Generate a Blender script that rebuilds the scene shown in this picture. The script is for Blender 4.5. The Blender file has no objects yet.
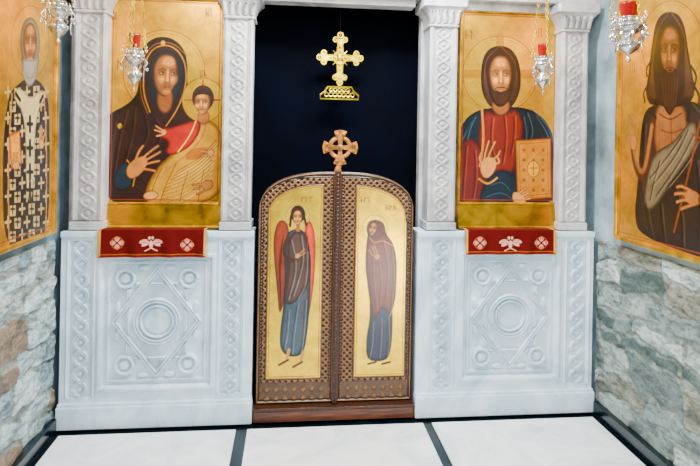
import bpy, math, numpy as np
from mathutils import Vector, Matrix
rng=np.random.RandomState(3)
# ------------------------------------------------------------------ camera
F=560.0; PSI=math.radians(6); TH=math.radians(1.0)
CAM=np.array([-0.264,-3.1,1.54]); PX,PY=350.0,142.0
Fw=np.array([math.sin(PSI),math.cos(PSI),0]); R0=np.array([math.cos(PSI),-math.sin(PSI),0]); U0=np.array([0,0,1.0])
def hit(px,py,axis,val):
    """measured photo point -> world point on a real plane axis=val"""
    dx,dy=px-PX,py-PY
    x=dx*math.cos(TH)+dy*math.sin(TH); y=-dx*math.sin(TH)+dy*math.cos(TH)
    d=Fw+x/F*R0-y/F*U0
    k={'x':0,'y':1,'z':2}[axis]
    return CAM+d*(val-CAM[k])/d[k]
cd=bpy.data.cameras.new('camera'); cam=bpy.data.objects.new('camera',cd); bpy.context.collection.objects.link(cam)
Rr=math.cos(TH)*R0+math.sin(TH)*U0; Up=-math.sin(TH)*R0+math.cos(TH)*U0
cam.matrix_world=Matrix(((Rr[0],Up[0],-Fw[0],CAM[0]),(Rr[1],Up[1],-Fw[1],CAM[1]),(Rr[2],Up[2],-Fw[2],CAM[2]),(0,0,0,1)))
cd.sensor_width=36; cd.lens=F/700*36; cd.shift_y=-(233-PY)/700; cd.clip_start=0.05
bpy.context.scene.camera=cam
# ------------------------------------------------------------------ helpers
def lin(c):
    c=np.array(c,float)/255.0
    c=np.where(c<=0.04045,c/12.92,((c+0.055)/1.055)**2.4)
    l=float(np.dot(c,[.2126,.7152,.0722])); c=np.clip(l+(c-l)*1.12,0.0003,1)
    return np.clip(.75*(c/.75)**1.27,0,1)
def link(o,parent=None):
    bpy.context.collection.objects.link(o)
    if parent is not None: o.parent=parent
    return o
def empty(name,loc=(0,0,0)):
    e=bpy.data.objects.new(name,None); e.empty_display_size=0.05; e.location=loc; return link(e)
def mesh(name,vs,fs,mat,parent=None,smooth=False):
    m=bpy.data.meshes.new(name); m.from_pydata([tuple(v) for v in vs],[],fs); m.update()
    if smooth: m.polygons.foreach_set('use_smooth',[True]*len(m.polygons))
    o=bpy.data.objects.new(name,m)
    if mat: m.materials.append(mat)
    return link(o,parent)
def box(name,x0,x1,y0,y1,z0,z1,mat,parent=None,bev=0.004):
    vs=[(x,y,z) for x in(x0,x1) for y in(y0,y1) for z in(z0,z1)]
    fs=[(0,1,3,2),(4,6,7,5),(0,4,5,1),(2,3,7,6),(0,2,6,4),(1,5,7,3)]
    o=mesh(name,vs,fs,mat,parent)
    if bev:
        b=o.modifiers.new('b','BEVEL'); b.width=bev; b.segments=2
    return o
def grid_mesh(name,P,col,mat,parent=None,smooth=True):
    nv,nu=P.shape[:2]
    m=bpy.data.meshes.new(name)
    idx=np.arange(nv*nu).reshape(nv,nu)
    q=np.stack([idx[:-1,:-1],idx[:-1,1:],idx[1:,1:],idx[1:,:-1]],-1).reshape(-1,4)
    n=len(q)
    m.vertices.add(nv*nu); m.vertices.foreach_set('co',P.reshape(-1).astype(np.float32))
    m.loops.add(n*4); m.loops.foreach_set('vertex_index',q.reshape(-1).astype(np.int32))
    m.polygons.add(n); m.polygons.foreach_set('loop_start',np.arange(0,n*4,4,dtype=np.int32))
    try: m.polygons.foreach_set('loop_total',np.full(n,4,dtype=np.int32))
    except Exception: pass
    m.update(calc_edges=True)
    m.polygons.foreach_set('use_smooth',np.full(n,smooth))
    if col is not None:
        a=m.color_attributes.new('Col','FLOAT_COLOR','POINT'); a.data.foreach_set('color',col.reshape(-1).astype(np.float32))
    m.materials.append(mat); m.validate()
    o=bpy.data.objects.new(name,m); return link(o,parent)
def lathe(prof,cx,cy,cz,seg=24):
    vs=[];fs=[]
    for r,z in prof:
        for i in range(seg):
            t=2*math.pi*i/seg; vs.append((cx+r*math.cos(t),cy+r*math.sin(t),cz+z))
    for k in range(len(prof)-1):
        for i in range(seg):
            j=(i+1)%seg; fs.append((k*seg+i,k*seg+j,(k+1)*seg+j,(k+1)*seg+i))
    return vs,fs
def merge(parts):
    V=[];Fc=[]
    for v,f in parts:
        n=len(V); V+=list(v); Fc+=[tuple(i+n for i in q) for q in f]
    return V,Fc
def torus(c,ax1,ax2,R,r,n=20,m=8,sx=1.0):
    ax1=np.array(ax1,float);ax2=np.array(ax2,float);nn=np.cross(ax1,ax2)
    vs=[];fs=[]
    for i in range(n):
        t=2*math.pi*i/n; d=ax1*math.cos(t)*sx+ax2*math.sin(t)
        dn=ax1*math.cos(t)+ax2*math.sin(t)
        for j in range(m):
            s=2*math.pi*j/m; vs.append(tuple(np.array(c)+d*R+dn*r*math.cos(s)+nn*r*math.sin(s)))
    for i in range(n):
        for j in range(m):
            a=i*m+j;b=i*m+(j+1)%m;c2=((i+1)%n)*m+(j+1)%m;d2=((i+1)%n)*m+j
            fs.append((a,b,c2,d2))
    return vs,fs
def ball(c,r,n=10,m=7,s=(1,1,1)):
    vs=[];fs=[]
    for k in range(m+1):
        p=math.pi*k/m
        for i in range(n):
            t=2*math.pi*i/n
            vs.append((c[0]+s[0]*r*math.sin(p)*math.cos(t),c[1]+s[1]*r*math.sin(p)*math.sin(t),c[2]+s[2]*r*math.cos(p)))
    for k in range(m):
        for i in range(n):
            j=(i+1)%n; fs.append((k*n+i,k*n+j,(k+1)*n+j,(k+1)*n+i))
    return vs,fs
def tube(pts,r,m=6):
    pts=[np.array(p,float) for p in pts]; vs=[];fs=[]
    for i,p in enumerate(pts):
        a=pts[max(i-1,0)];b=pts[min(i+1,len(pts)-1)]; d=b-a; d/=np.linalg.norm(d)+1e-9
        u=np.cross(d,[0.3,1,0.1]); u/=np.linalg.norm(u)+1e-9; w=np.cross(d,u)
        rr=r[i] if hasattr(r,'__len__') else r
        for j in range(m):
            s=2*math.pi*j/m; vs.append(tuple(p+rr*(u*math.cos(s)+w*math.sin(s))))
    for i in range(len(pts)-1):
        for j in range(m):
            k=(j+1)%m; fs.append((i*m+j,i*m+k,(i+1)*m+k,(i+1)*m+j))
    return vs,fs
def chain(a,b,link_len=0.022,r=0.0022):
    a=np.array(a,float);b=np.array(b,float);L=np.linalg.norm(b-a);d=(b-a)/L
    u=np.cross(d,[0.2,1,0]);u/=np.linalg.norm(u);w=np.cross(d,u)
    n=int(L/(link_len*0.75)); parts=[]
    for i in range(n+1):
        c=a+d*L*i/n
        parts.append(torus(c,u if i%2 else w,d,link_len*0.45,r,8,4,0.6))
    return merge(parts)
def prism(poly,y0,y1):
    """extrude an x,z outline from y0 to y1"""
    n=len(poly); vs=[(x,y0,z) for x,z in poly]+[(x,y1,z) for x,z in poly]
    fs=[tuple(range(n)),tuple(range(2*n-1,n-1,-1))]+[(i,i+n,(i+1)%n+n,(i+1)%n) for i in range(n)]
    return vs,fs
# ------------------------------------------------------------------ materials
def newmat(name):
    m=bpy.data.materials.new(name); m.use_nodes=True; nt=m.node_tree; return m,nt,nt.nodes['Principled BSDF']
def N(nt,t,**k):
    n=nt.nodes.new(t)
    for a,b in k.items(): setattr(n,a,b)
    return n
def coords(nt,scale):
    g=N(nt,'ShaderNodeNewGeometry'); mp=N(nt,'ShaderNodeMapping'); mp.inputs['Scale'].default_value=scale
    nt.links.new(g.outputs['Position'],mp.inputs['Vector']); return mp.outputs[0]
def ramp(nt,fac,stops):
    r=N(nt,'ShaderNodeValToRGB'); e=r.color_ramp.elements
    while len(e)<len(stops): e.new(0.5)
    for i,(p,c) in enumerate(stops):
        e[i].position=p; e[i].color=(*lin(c),1)
    nt.links.new(fac,r.inputs[0]); return r.outputs[0]
def noise(nt,vec,scale,detail=5,dist=0.0,rough=0.55):
    n=N(nt,'ShaderNodeTexNoise'); n.inputs['Scale'].default_value=scale; n.inputs['Detail'].default_value=detail
    n.inputs['Distortion'].default_value=dist; n.inputs['Roughness'].default_value=rough
    nt.links.new(vec,n.inputs['Vector']); return n.outputs['Fac']
def bump(nt,b,h,strength=0.3,dist=0.01):
    n=N(nt,'ShaderNodeBump'); n.inputs['Strength'].default_value=strength; n.inputs['Distance'].default_value=dist
    nt.links.new(h,n.inputs['Height']); nt.links.new(n.outputs[0],b.inputs['Normal'])
def simple(name,c,rough=0.5,metal=0.0,ns=20,var=0.25,bs=0.15,scale=(1,1,1)):
    m,nt,b=newmat(name); v=coords(nt,scale); f=noise(nt,v,ns)
    c=np.array(c,float)
    nt.links.new(ramp(nt,f,[(0.3,c*(1-var)),(0.7,np.minimum(c*(1+var),255))]),b.inputs['Base Color'])
    b.inputs['Roughness'].default_value=rough; b.inputs['Metallic'].default_value=metal
    if bs: bump(nt,b,f,bs,0.003)
    return m
def marble_mat(name,lo,mid,hi,rough=0.35,sc=1.0):
    m,nt,b=newmat(name); v=coords(nt,(sc,sc,sc*0.7)); f=noise(nt,v,3.2,9,1.8,0.65)
    nt.links.new(ramp(nt,f,[(0.25,lo),(0.45,mid),(0.62,hi)]),b.inputs['Base Color'])
    b.inputs['Roughness'].default_value=rough
    f2=noise(nt,v,60,4); bump(nt,b,f2,0.12,0.002); return m
M_marble=marble_mat('marble_white',(166,188,202),(200,217,228),(222,234,242))
M_col=marble_mat('marble_column',(138,136,138),(176,175,177),(208,206,205))
M_floor=marble_mat('floor_marble',(200,208,212),(232,237,238),(250,250,248),0.3,0.8)
M_dark=simple('dark_green_marble',(8,26,32),0.2,0,9,0.5,0)
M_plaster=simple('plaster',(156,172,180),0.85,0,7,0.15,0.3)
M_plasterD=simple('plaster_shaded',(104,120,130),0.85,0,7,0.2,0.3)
M_ceil=simple('ceiling_plaster',(190,188,182),0.9,0,5,0.05,0.1)
def gold_mat(name,c,metal=0.85,rough=0.3):
    m,nt,b=newmat(name); v=coords(nt,(1,1,1)); f=noise(nt,v,9,6,0.6); c=np.array(c,float)
    nt.links.new(ramp(nt,f,[(0.3,c*0.72),(0.65,np.minimum(c*1.12,255))]),b.inputs['Base Color'])
    b.inputs['Metallic'].default_value=metal; b.inputs['Roughness'].default_value=rough
    bump(nt,b,noise(nt,v,70,3),0.1,0.002); return m
M_gold=gold_mat('gilding',(214,174,42))
M_goldD=gold_mat('gilding_aged',(204,160,30),0.9,0.24)
M_brass=gold_mat('brass',(240,200,74),0.85,0.28)
M_silver=simple('silver',(214,212,206),0.2,0.95,30,0.2,0.1)
def attr_mat(name,metal=0.5,rough=0.36,var=0.14,nscale=16,bs=.08):
    m,nt,b=newmat(name); a=N(nt,'ShaderNodeAttribute',attribute_name='Col')
    v=coords(nt,(1,1,1)); f=noise(nt,v,nscale,9,0.4,0.68)
    mr=N(nt,'ShaderNodeMapRange'); mr.inputs['From Min'].default_value=0.3; mr.inputs['From Max'].default_value=0.7
    mr.inputs['To Min'].default_value=1-var*1.6; mr.inputs['To Max'].default_value=1+var
    nt.links.new(f,mr.inputs['Value'])
    vm=N(nt,'ShaderNodeVectorMath',operation='SCALE'); nt.links.new(a.outputs['Color'],vm.inputs[0]); nt.links.new(mr.outputs[0],vm.inputs['Scale'])
    nt.links.new(vm.outputs[0],b.inputs['Base Color'])
    mm=N(nt,'ShaderNodeMath',operation='MULTIPLY'); mm.inputs[1].default_value=metal
    nt.links.new(a.outputs['Alpha'],mm.inputs[0]); nt.links.new(mm.outputs[0],b.inputs['Metallic'])
    b.inputs['Roughness'].default_value=rough
    bump(nt,b,noise(nt,v,90,3),bs,0.002)
    return m
M_paint=attr_mat('tempera_icon',0.85,0.32,0.24,9,.12)
M_cloth=attr_mat('embroidered_velvet',0.0,0.9,0.1,60)
M_cloth.node_tree.nodes['Principled BSDF'].inputs['Specular IOR Level'].default_value=0.15
M_woodA=attr_mat('carved_walnut',0.0,0.32,0.3,22)
M_woodp=simple('walnut',(66,40,25),0.35,0,12,0.35,0.15,(6,6,0.7))
M_wood2=simple('threshold_wood',(108,68,48),0.3,0,10,0.3,0.1,(0.7,6,6))
def glass_mat():
    m,nt,b=newmat('red_glass'); b.inputs['Base Color'].default_value=(*lin((160,2,16)),1)
    b.inputs['Roughness'].default_value=0.08; b.inputs['Transmission Weight'].default_value=0.3
    v=coords(nt,(1,1,1)); f=noise(nt,v,40); bump(nt,b,f,0.05,0.001); return m
M_glass=glass_mat()
M_curtain=simple('navy_velvet',(3,8,22),0.95,0,3,0.3,0)
M_curtain.node_tree.nodes['Principled BSDF'].inputs['Specular IOR Level'].default_value=0.05
def stone_mat():
    m,nt,b=newmat('schist_masonry')
    a=N(nt,'ShaderNodeAttribute',attribute_name='Col')
    v2=coords(nt,(1.3,1.3,4.2)); f=noise(nt,v2,5.0,12,0.7,0.72)
    vein=ramp(nt,f,[(0.30,(110,116,114)),(0.45,(190,196,194)),(0.56,(242,246,244)),(0.68,(255,255,255))])
    mu=N(nt,'ShaderNodeMix',data_type='RGBA',blend_type='MULTIPLY'); mu.inputs[0].default_value=1.0
    nt.links.new(a.outputs['Color'],mu.inputs[6]); nt.links.new(vein,mu.inputs[7])
    g=noise(nt,coords(nt,(1,1,1.6)),34,6,0.2,0.7)
    sp=ramp(nt,g,[(0.34,(130,130,126)),(0.5,(232,234,232)),(0.66,(255,255,255))])
    m2=N(nt,'ShaderNodeMix',data_type='RGBA',blend_type='MULTIPLY'); m2.inputs[0].default_value=.8
    nt.links.new(mu.outputs[2],m2.inputs[6]); nt.links.new(sp,m2.inputs[7])
    nt.links.new(m2.outputs[2],b.inputs['Base Color']); b.inputs['Roughness'].default_value=0.45
    ad=N(nt,'ShaderNodeMath',operation='ADD'); nt.links.new(f,ad.inputs[0]); nt.links.new(g,ad.inputs[1])
    bump(nt,b,ad.outputs[0],0.55,0.012); return m
M_stone=stone_mat()
# ------------------------------------------------------------------ painting
def chaikin(p,closed,it=2):
    p=np.array(p,float)
    for _ in range(it):
        if closed:
            q=np.roll(p,-1,0); p=np.stack([.75*p+.25*q,.25*p+.75*q],1).reshape(-1,2)
        else:
            a,b=p[:-1],p[1:]; m=np.stack([.75*a+.25*b,.25*a+.75*b],1).reshape(-1,2)
            p=np.vstack([p[:1],m[1:-1],p[-1:]]) if len(p)>2 else p
    return p
class Canvas:
    def __init__(s,axis,val,a0,a1,b0,b1,res,base,gold=1.0,top=None):
        s.axis,s.val=axis,val
        nu=max(int((a1-a0)/res),2)+1; nv=max(int((b1-b0)/res),2)+1
        u=np.linspace(0,1,nu); v=np.linspace(0,1,nv); U,V=np.meshgrid(u,v)
        s.A=a0+U*(a1-a0)
        s.B=b0+V*(b1-b0) if top is None else b0+V*(top(s.A)-b0)
        s.col=np.zeros(U.shape+(4,)); s.col[...,:3]=lin(base); s.col[...,3]=gold
        s.res=res
    def L(s,p):
        w=hit(p[0],p[1],s.axis,s.val); return (w[0] if s.axis=='y' else w[1],w[2])
    def _sub(s,pts,pad):
        lo=pts.min(0)-pad; hi=pts.max(0)+pad
        return np.where((s.A>=lo[0])&(s.A<=hi[0])&(s.B>=lo[1])&(s.B<=hi[1]))
    def _dist(s,a,b,pts,closed):
        n=len(pts); d=np.full(a.shape,1e9); ins=np.zeros(a.shape,bool)
        for i in range(n if closed else n-1):
            x1,y1=pts[i]; x2,y2=pts[(i+1)%n]; ex,ey=x2-x1,y2-y1
            t=np.clip(((a-x1)*ex+(b-y1)*ey)/(ex*ex+ey*ey+1e-12),0,1)
            d=np.minimum(d,(a-x1-t*ex)**2+(b-y1-t*ey)**2)
            if closed and y1!=y2:
                ins^=((y1>b)!=(y2>b))&(a<(x2-x1)*(b-y1)/(y2-y1)+x1)
        d=np.sqrt(d)
        return np.where(ins,-d,d) if closed else d
    def _mix(s,ix,al,c,gold):
        al=al[:,None]
        s.col[ix[0],ix[1],:3]=s.col[ix[0],ix[1],:3]*(1-al)+c*al
        s.col[ix[0],ix[1],3]=s.col[ix[0],ix[1],3]*(1-al[:,0])+gold*al[:,0]
    def fill(s,pts,rgb,c2=None,r=0.03,soft=0.004,al=1.0,smooth=True,gold=0.0,local=False):
        p=np.array([q if local else s.L(q) for q in pts],float)
        if smooth: p=chaikin(p,True)
        ix=s._sub(p,soft*2)
        if len(ix[0])==0: return
        a,b=s.A[ix],s.B[ix]; d=s._dist(a,b,p,True)
        m=np.clip(.5-d/soft,0,1)*al
        c=np.tile(lin(rgb),(len(a),1))
        if c2 is not None:
            t=np.clip(-d/r,0,1)[:,None]; t=t*t*(3-2*t); c=c*(1-t)+lin(c2)*t
        s._mix(ix,m,c,gold)
    def stroke(s,pts,w,rgb,al=1.0,soft=0.003,gold=0.0,smooth=True,local=False):
        p=np.array([q if local else s.L(q) for q in pts],float)
        if smooth and len(p)>2: p=chaikin(p,False)
        ix=s._sub(p,w+soft*2)
        if len(ix[0])==0: return
        a,b=s.A[ix],s.B[ix]; d=s._dist(a,b,p,False)
        s._mix(ix,np.clip(.5-(d-w/2)/soft,0,1)*al,lin(rgb),gold)
    def ell(s,cx,cy,rx,ry,rgb,ang=0,**k):
        n=24; t=np.arange(n)*2*math.pi/n; ca,sa=math.cos(ang),math.sin(ang)
        s.fill([(cx+rx*math.cos(q)*ca-ry*math.sin(q)*sa,cy+rx*math.cos(q)*sa+ry*math.sin(q)*ca) for q in t],rgb,smooth=False,**k)
    def ring(s,cx,cy,rx,ry,w,rgb,**k):
        n=40; s.stroke([(cx+rx*math.cos(2*math.pi*i/n),cy+ry*math.sin(2*math.pi*i/n)) for i in range(n+1)],w,rgb,smooth=False,**k)
    def build(s,name,mat,parent,off=0.0):
        Pm=np.zeros(s.A.shape+(3,))
        if s.axis=='y': Pm[...,0]=s.A; Pm[...,1]=s.val+off
        else: Pm[...,1]=s.A; Pm[...,0]=s.val+off
        Pm[...,2]=s.B
        return grid_mesh(name,Pm,s.col,mat,parent)
SK=(206,154,94); SD=(100,58,30)
def face(C,cx,cy,rx,ry,tilt=0.0,turn=0.0,skin=SK,dark=SD,sc=1.0):
    """icon-style face: T maps the unit face (u right, v down) to the panel"""
    ca,sa=math.cos(tilt),math.sin(tilt)
    T=lambda u,v:(cx+u*rx*ca-v*ry*sa*rx/ry,cy+u*rx*sa*0.6+v*ry*ca)
    k=sc; mid=tuple((np.array(skin)*.66+np.array(dark)*.34).astype(int))
    oval=[T(u,v) for u,v in [(-.55,-.88),(0,-1.0),(.55,-.88),(.88,-.45),(.9,.05),(.74,.5),(.38,.9),(0,1.02),(-.38,.9),(-.74,.5),(-.9,.05),(-.88,-.45)]]
    C.fill(oval,dark,c2=mid,r=0.020*k)
    hi=tuple(min(255,int(x*1.14+8)) for x in skin)
    sh=0.014*k
    C.fill([T(-.5+turn,-.5),T(-.3+turn,-.82),T(.3+turn,-.82),T(.5+turn,-.5),T(.1+turn,-.42),T(-.1+turn,-.42)],hi,soft=sh,al=.6)
    for sx in(-1,1):
        C.fill([T(sx*.2+turn,.05),T(sx*.5+turn,.06),T(sx*.72+turn,.02),T(sx*.62+turn,.34),T(sx*.36+turn,.46),T(sx*.22+turn,.25)],skin,soft=sh,al=.9)
        C.ell(*T(sx*.42+turn,.2),rx*.17,ry*.11,hi,soft=sh,al=.8)
    C.ell(*T(turn,.76),rx*.26,ry*.13,skin,soft=sh,al=.8)
    # shaded side of the face and temple
    C.fill([T(.62,-.7),T(.9,-.3),T(.88,.2),T(.6,.7),T(.62,.3),T(.7,-.1)],dark,al=.45,soft=0.012*k)
    for sx in(-1,1):
        C.fill([T(sx*.10+turn,-.24),T(sx*.4+turn,-.30),T(sx*.72+turn,-.18),T(sx*.62+turn,.0),T(sx*.3+turn,.03)],dark,al=.5,soft=0.007*k)
        C.stroke([T(sx*.11+turn,-.21),T(sx*.36+turn,-.32),T(sx*.74+turn,-.21)],0.0042*k,(40,20,11),al=.9)
        C.ell(*T(sx*.40+turn,-.09),rx*.17,ry*.036,(206,170,128))
        C.ell(*T(sx*.40+turn+.04,-.095),rx*.085,ry*.048,(14,7,5))
        C.stroke([T(sx*.2+turn,-.07),T(sx*.40+turn,-.145),T(sx*.62+turn,-.07)],0.0036*k,(24,12,7))
        C.stroke([T(sx*.24+turn,-.01),T(sx*.40+turn,.02),T(sx*.60+turn,-.02)],0.0025*k,(70,34,16),al=.55)
    C.fill([T(-.09+turn,-.25),T(.06+turn,-.25),T(.08+turn,.1),T(.14+turn,.28),T(0+turn,.33),T(-.13+turn,.28),T(-.07+turn,.1)],hi,soft=0.005*k,al=.8)
    C.stroke([T(turn+.13,-.2),T(turn+.11,.1),T(turn+.19,.27),T(turn+.0,.35),T(turn-.17,.28)],0.0034*k,(80,40,20),al=.85)
    C.stroke([T(turn-.22,.53),T(turn,.5),T(turn+.22,.53)],0.0055*k,(150,56,38))
    C.stroke([T(turn-.25,.55),T(turn,.56),T(turn+.25,.55)],0.0023*k,(70,26,16))
    C.stroke([T(turn-.14,.65),T(turn+.14,.65)],0.004*k,dark,al=.5)
def hand(C,palm,fingers,w=0.015,skin=SK,dark=SD):
    for f in fingers: C.stroke(f,w+0.004,dark,soft=0.004)
    C.fill(palm,dark,c2=skin,r=0.010)
    for f in fingers: C.stroke(f,w*0.7,skin,soft=0.006)
def text(C,x,y,n,h,w,rgb=(120,30,14)):
    r=np.random.RandomState(int(x*7+y))
    for i in range(n):
        xx=x+i*w
        C.stroke([(xx,y),(xx+r.uniform(-.6,.6),y+h)],0.006,rgb,al=.9)
        if r.rand()>.35: C.stroke([(xx,y+h*r.rand()),(xx+w*.6,y+h*r.rand())],0.005,rgb,al=.9)
        if r.rand()>.5: C.stroke([(xx+w*.55,y),(xx+w*.55,y+h)],0.005,rgb,al=.9)
GB=(222,178,38); GH=(232,190,54); GD=(140,88,18)
def icon_field(C,cx,cy,rx,ry):
    C.ell(cx,cy,rx,ry,GH,gold=1.0,soft=0.003)
    C.ring(cx,cy,rx,ry,0.005,GD,gold=.6,al=.8)
    C.ring(cx,cy,rx*.93,ry*.93,0.003,GD,gold=.6,al=.5)
def frame_y(parent,x0,x1,z0,z1,y0,y1,t,mat):
    box('frame_side_1',x0-t,x0,y0,y1,z0-t,z1+t,mat,parent,0.005)
    box('frame_side_2',x1,x1+t,y0,y1,z0-t,z1+t,mat,parent,0.005)
    box('frame_top',x0,x1,y0,y1,z1,z1+t,mat,parent,0.005)
    box('frame_bottom',x0,x1,y0,y1,z0-t,z0,mat,parent,0.005)

# ================================================================== ROOM
XL,XR=-1.50,1.54; ZC=2.9; YB=-4.6
fl=empty('floor'); 
box('floor_slab',XL-.2,XR+.2,YB-.2,1.2,-0.12,-0.012,M_dark,fl,0)
for i,(a,b) in enumerate([(XL+.07,-.53),(-.47,.485),(.535,XR-.07)]):
    box('paving_slab_%d'%(i+1),a,b,-1.25,-0.075,-0.012,0.0,M_floor,fl,0.002)
    box('paving_slab_%d'%(i+4),a,b,-2.5,-1.31,-0.012,0.0,M_floor,fl,0.002)
    box('paving_slab_%d'%(i+7),a,b,-4.55,-2.56,-0.012,0.0,M_floor,fl,0.002)
box('ceiling',XL-.2,XR+.2,YB-.2,1.2,ZC,ZC+.1,M_ceil,None,0)
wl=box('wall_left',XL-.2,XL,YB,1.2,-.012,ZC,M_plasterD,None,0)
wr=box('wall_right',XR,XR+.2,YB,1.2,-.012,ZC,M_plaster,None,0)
box('wall_back',XL-.2,XR+.2,YB-.2,YB,-.012,ZC,M_plaster,None,0)
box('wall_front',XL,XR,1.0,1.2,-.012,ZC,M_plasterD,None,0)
def stone_face(name,xw,sgn,ztop,parent):
    ny,nz=900,260
    Y=-(np.linspace(0,1,ny)**1.7)*(-YB-.01); Z=np.linspace(0.0,ztop,nz); YY,ZZ=np.meshgrid(Y,Z)
    r=np.random.RandomState(5 if sgn>0 else 11); H=np.zeros_like(YY)
    col=np.ones(YY.shape+(4,)); col[...,:3]=lin((176,178,172))
    pal=[(166,174,172),(186,194,192),(212,218,216),(140,148,146),(196,200,196),(172,166,152),(228,232,230),(150,160,158)]
    if sgn>0: pal=[(190,202,208),(212,220,224),(230,236,240),(166,178,184),(204,206,204),(172,146,126),(220,228,232),(180,192,198)]
    else: pal+= [(118,130,126),(126,136,132)]
    W=ZZ+.020*np.sin(YY*5+1)+.010*np.sin(YY*17+ZZ*8)+.006*np.sin(YY*41+ZZ*23)
    z=-.1
    while z<ztop+.1:
        hgt=r.uniform(.06,.19); y=0.3-r.uniform(0,.2)
        while y>YB-.3:
            ln=r.uniform(.14,.46); d=r.uniform(0,.012); tl=r.uniform(-.30,.30); e=r.uniform(-.45,.45)
            wob=.010*np.sin(ZZ*50+y*9)+e*(W-z-hgt/2)
            zz=W+(YY-y+ln/2)*tl*.5; h0=r.uniform(0,.03)
            dm=np.minimum(np.minimum(zz-z-h0*.4,z+hgt-zz),np.minimum(y-YY+wob,YY-(y-ln)-wob))-.002
            m=np.clip(dm/.012,0,1); m=m*m*(3-2*m)
            c=lin(pal[r.randint(len(pal))]); mk=(m*(H<.004+m*.003))[...,None]
            col[...,:3]=col[...,:3]*(1-mk)+c*mk
            H=np.maximum(H,m*(.004+d+r.uniform(-.05,.05)*(YY-y)*.3)); y-=ln
        z+=hgt
    for k in range(18):
        fx,fz,ph=r.uniform(6,50),r.uniform(15,90),r.uniform(0,6); H+=.0007*np.sin(fx*YY+fz*ZZ+ph)
    P=np.stack([xw+sgn*(.002+np.clip(H,0,.035)),YY,ZZ],-1)
    P[-1,:,0]=xw
    grid_mesh(name,P,col,M_stone,parent,True)
stone_face('stone_facing',XL,1,1.0,wl); stone_face('stone_facing',XR,-1,1.0,wr)
box('baseboard_left',XL,XL+.045,YB,-.035,-.012,.07,M_dark,None,.004)
box('baseboard_right',XR-.045,XR,YB,-.035,-.012,.07,M_dark,None,.004)

# ================================================================== PARAPETS (carved marble)
def sst(x): x=np.clip(x,0,1); return x*x*(3-2*x)
def guill(x,z,A,Lp,w):
    s=A*np.sin(math.pi*z/Lp)
    sl=np.sqrt(1+(A*math.pi/Lp*np.cos(math.pi*z/Lp))**2)
    d1=np.abs(x-s)/sl; d2=np.abs(x+s)/sl
    zz=(z/Lp)%1.0
    h=np.maximum(sst((w-d1)/.004)-.4*sst((w*.35-d1)/.002),sst((w-d2)/.004)-.4*sst((w*.35-d2)/.002))
    rr=np.sqrt(x**2+((zz-.5)*Lp)**2)
    return np.maximum(h,.8*sst((A*.42-rr)/.006))
def relief(name,x0,x1,z0,z1,res,hf,yf,mat,parent,skirt=.03):
    nx=int((x1-x0)/res)+1; nz=int((z1-z0)/res)+1
    x=np.linspace(x0,x1,nx); z=np.linspace(z0,z1,nz); X,Z=np.meshgrid(x,z); H=hf(X,Z)
    X=np.pad(X,1,'edge');Z=np.pad(Z,1,'edge');H=np.pad(H,1,'edge')
    H[0,:]=H[-1,:]=-skirt; H[:,0]=H[:,-1]=-skirt
    return grid_mesh(name,np.stack([X,yf-H,Z],-1),None,mat,parent,True)
def parapet(x0,x1,c,gx,gw,pw):
    p=empty('marble_parapet')
    zc=.555; ph=.345; zt=1.040
    def hf(X,Z):
        x=X-c; z=Z-zc
        d=np.maximum(np.abs(x)-pw,np.abs(z)-ph)
        h=-.024*sst(-d/.006)
        h+=.010*sst((.011-np.abs(d-.012))/.004)
        h+=.014*sst((.008-np.abs(d+.030))/.003)
        inn=d<-.040
        r=np.hypot(x,z); ax,az=np.abs(x),np.abs(z)
        a=np.maximum(sst((.014-np.abs(r-.112))/.004)-.5*sst((.004-np.abs(r-.112))/.003),sst((.005-np.abs(r-.084))/.003))
        a=np.maximum(a,.35*sst((.074-r)/.01))
        dd=(ax/.222+az/.285-1)*.175
        dia=sst((.013-np.abs(dd))/.004)-.5*sst((.004-np.abs(dd))/.003)
        a=np.maximum(a,dia*(r>.127))
        rr=np.maximum(ax-.150,az-.200); rec=sst((.010-np.abs(rr))/.004)-.5*sst((.003-np.abs(rr))/.002)
        a=np.maximum(a,rec*(np.abs(dd)>.020)*(r>.127))
        qx,qz=ax-.166,az-.232; q=np.hypot(qx,qz)
        a=np.where(q<.060,np.maximum(sst((.010-np.abs(q-.046))/.004),.8*sst((.028-q)/.006)),a)
        a=np.maximum(a,.8*sst((.016-np.hypot(ax-.205,(az-.075)*.45))/.006))
        a=np.maximum(a,.8*sst((.016-np.hypot((ax-.07)*.45,az-.287))/.006))
        h+=.026*a*inn
        for g in(-gx,gx):
            xx=x-g; zin=(Z>.16)&(Z<.99)
            h+=(-.018*sst((gw-np.abs(xx))/.004)+.021*guill(xx,Z-.16,gw*.60,.083,.010)*(np.abs(xx)<gw))*zin
            h+=.006*sst((.005-np.abs(np.abs(xx)-gw-.012))/.003)*zin
        h+=.012*sst((Z-1.005)/.008)
        return h
    relief('carved_front',x0,x1,.12,zt,.0026,hf,0.0,M_marble,p)
    box('core',x0+.002,x1-.002,.029,.19,0,zt-.002,M_marble,p,.004)
    box('plinth',x0-.006,x1+.006,-.03,.03,0,.118,M_marble,p,.006)
    box('plinth_fillet',x0-.003,x1+.003,-.018,.03,.116,.132,M_marble,p,.005)
    return p
parapet(-1.462,-.457,-.967,.392,.056,.285)
parapet(.457,1.502,1.005,.402,.058,.275)

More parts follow.
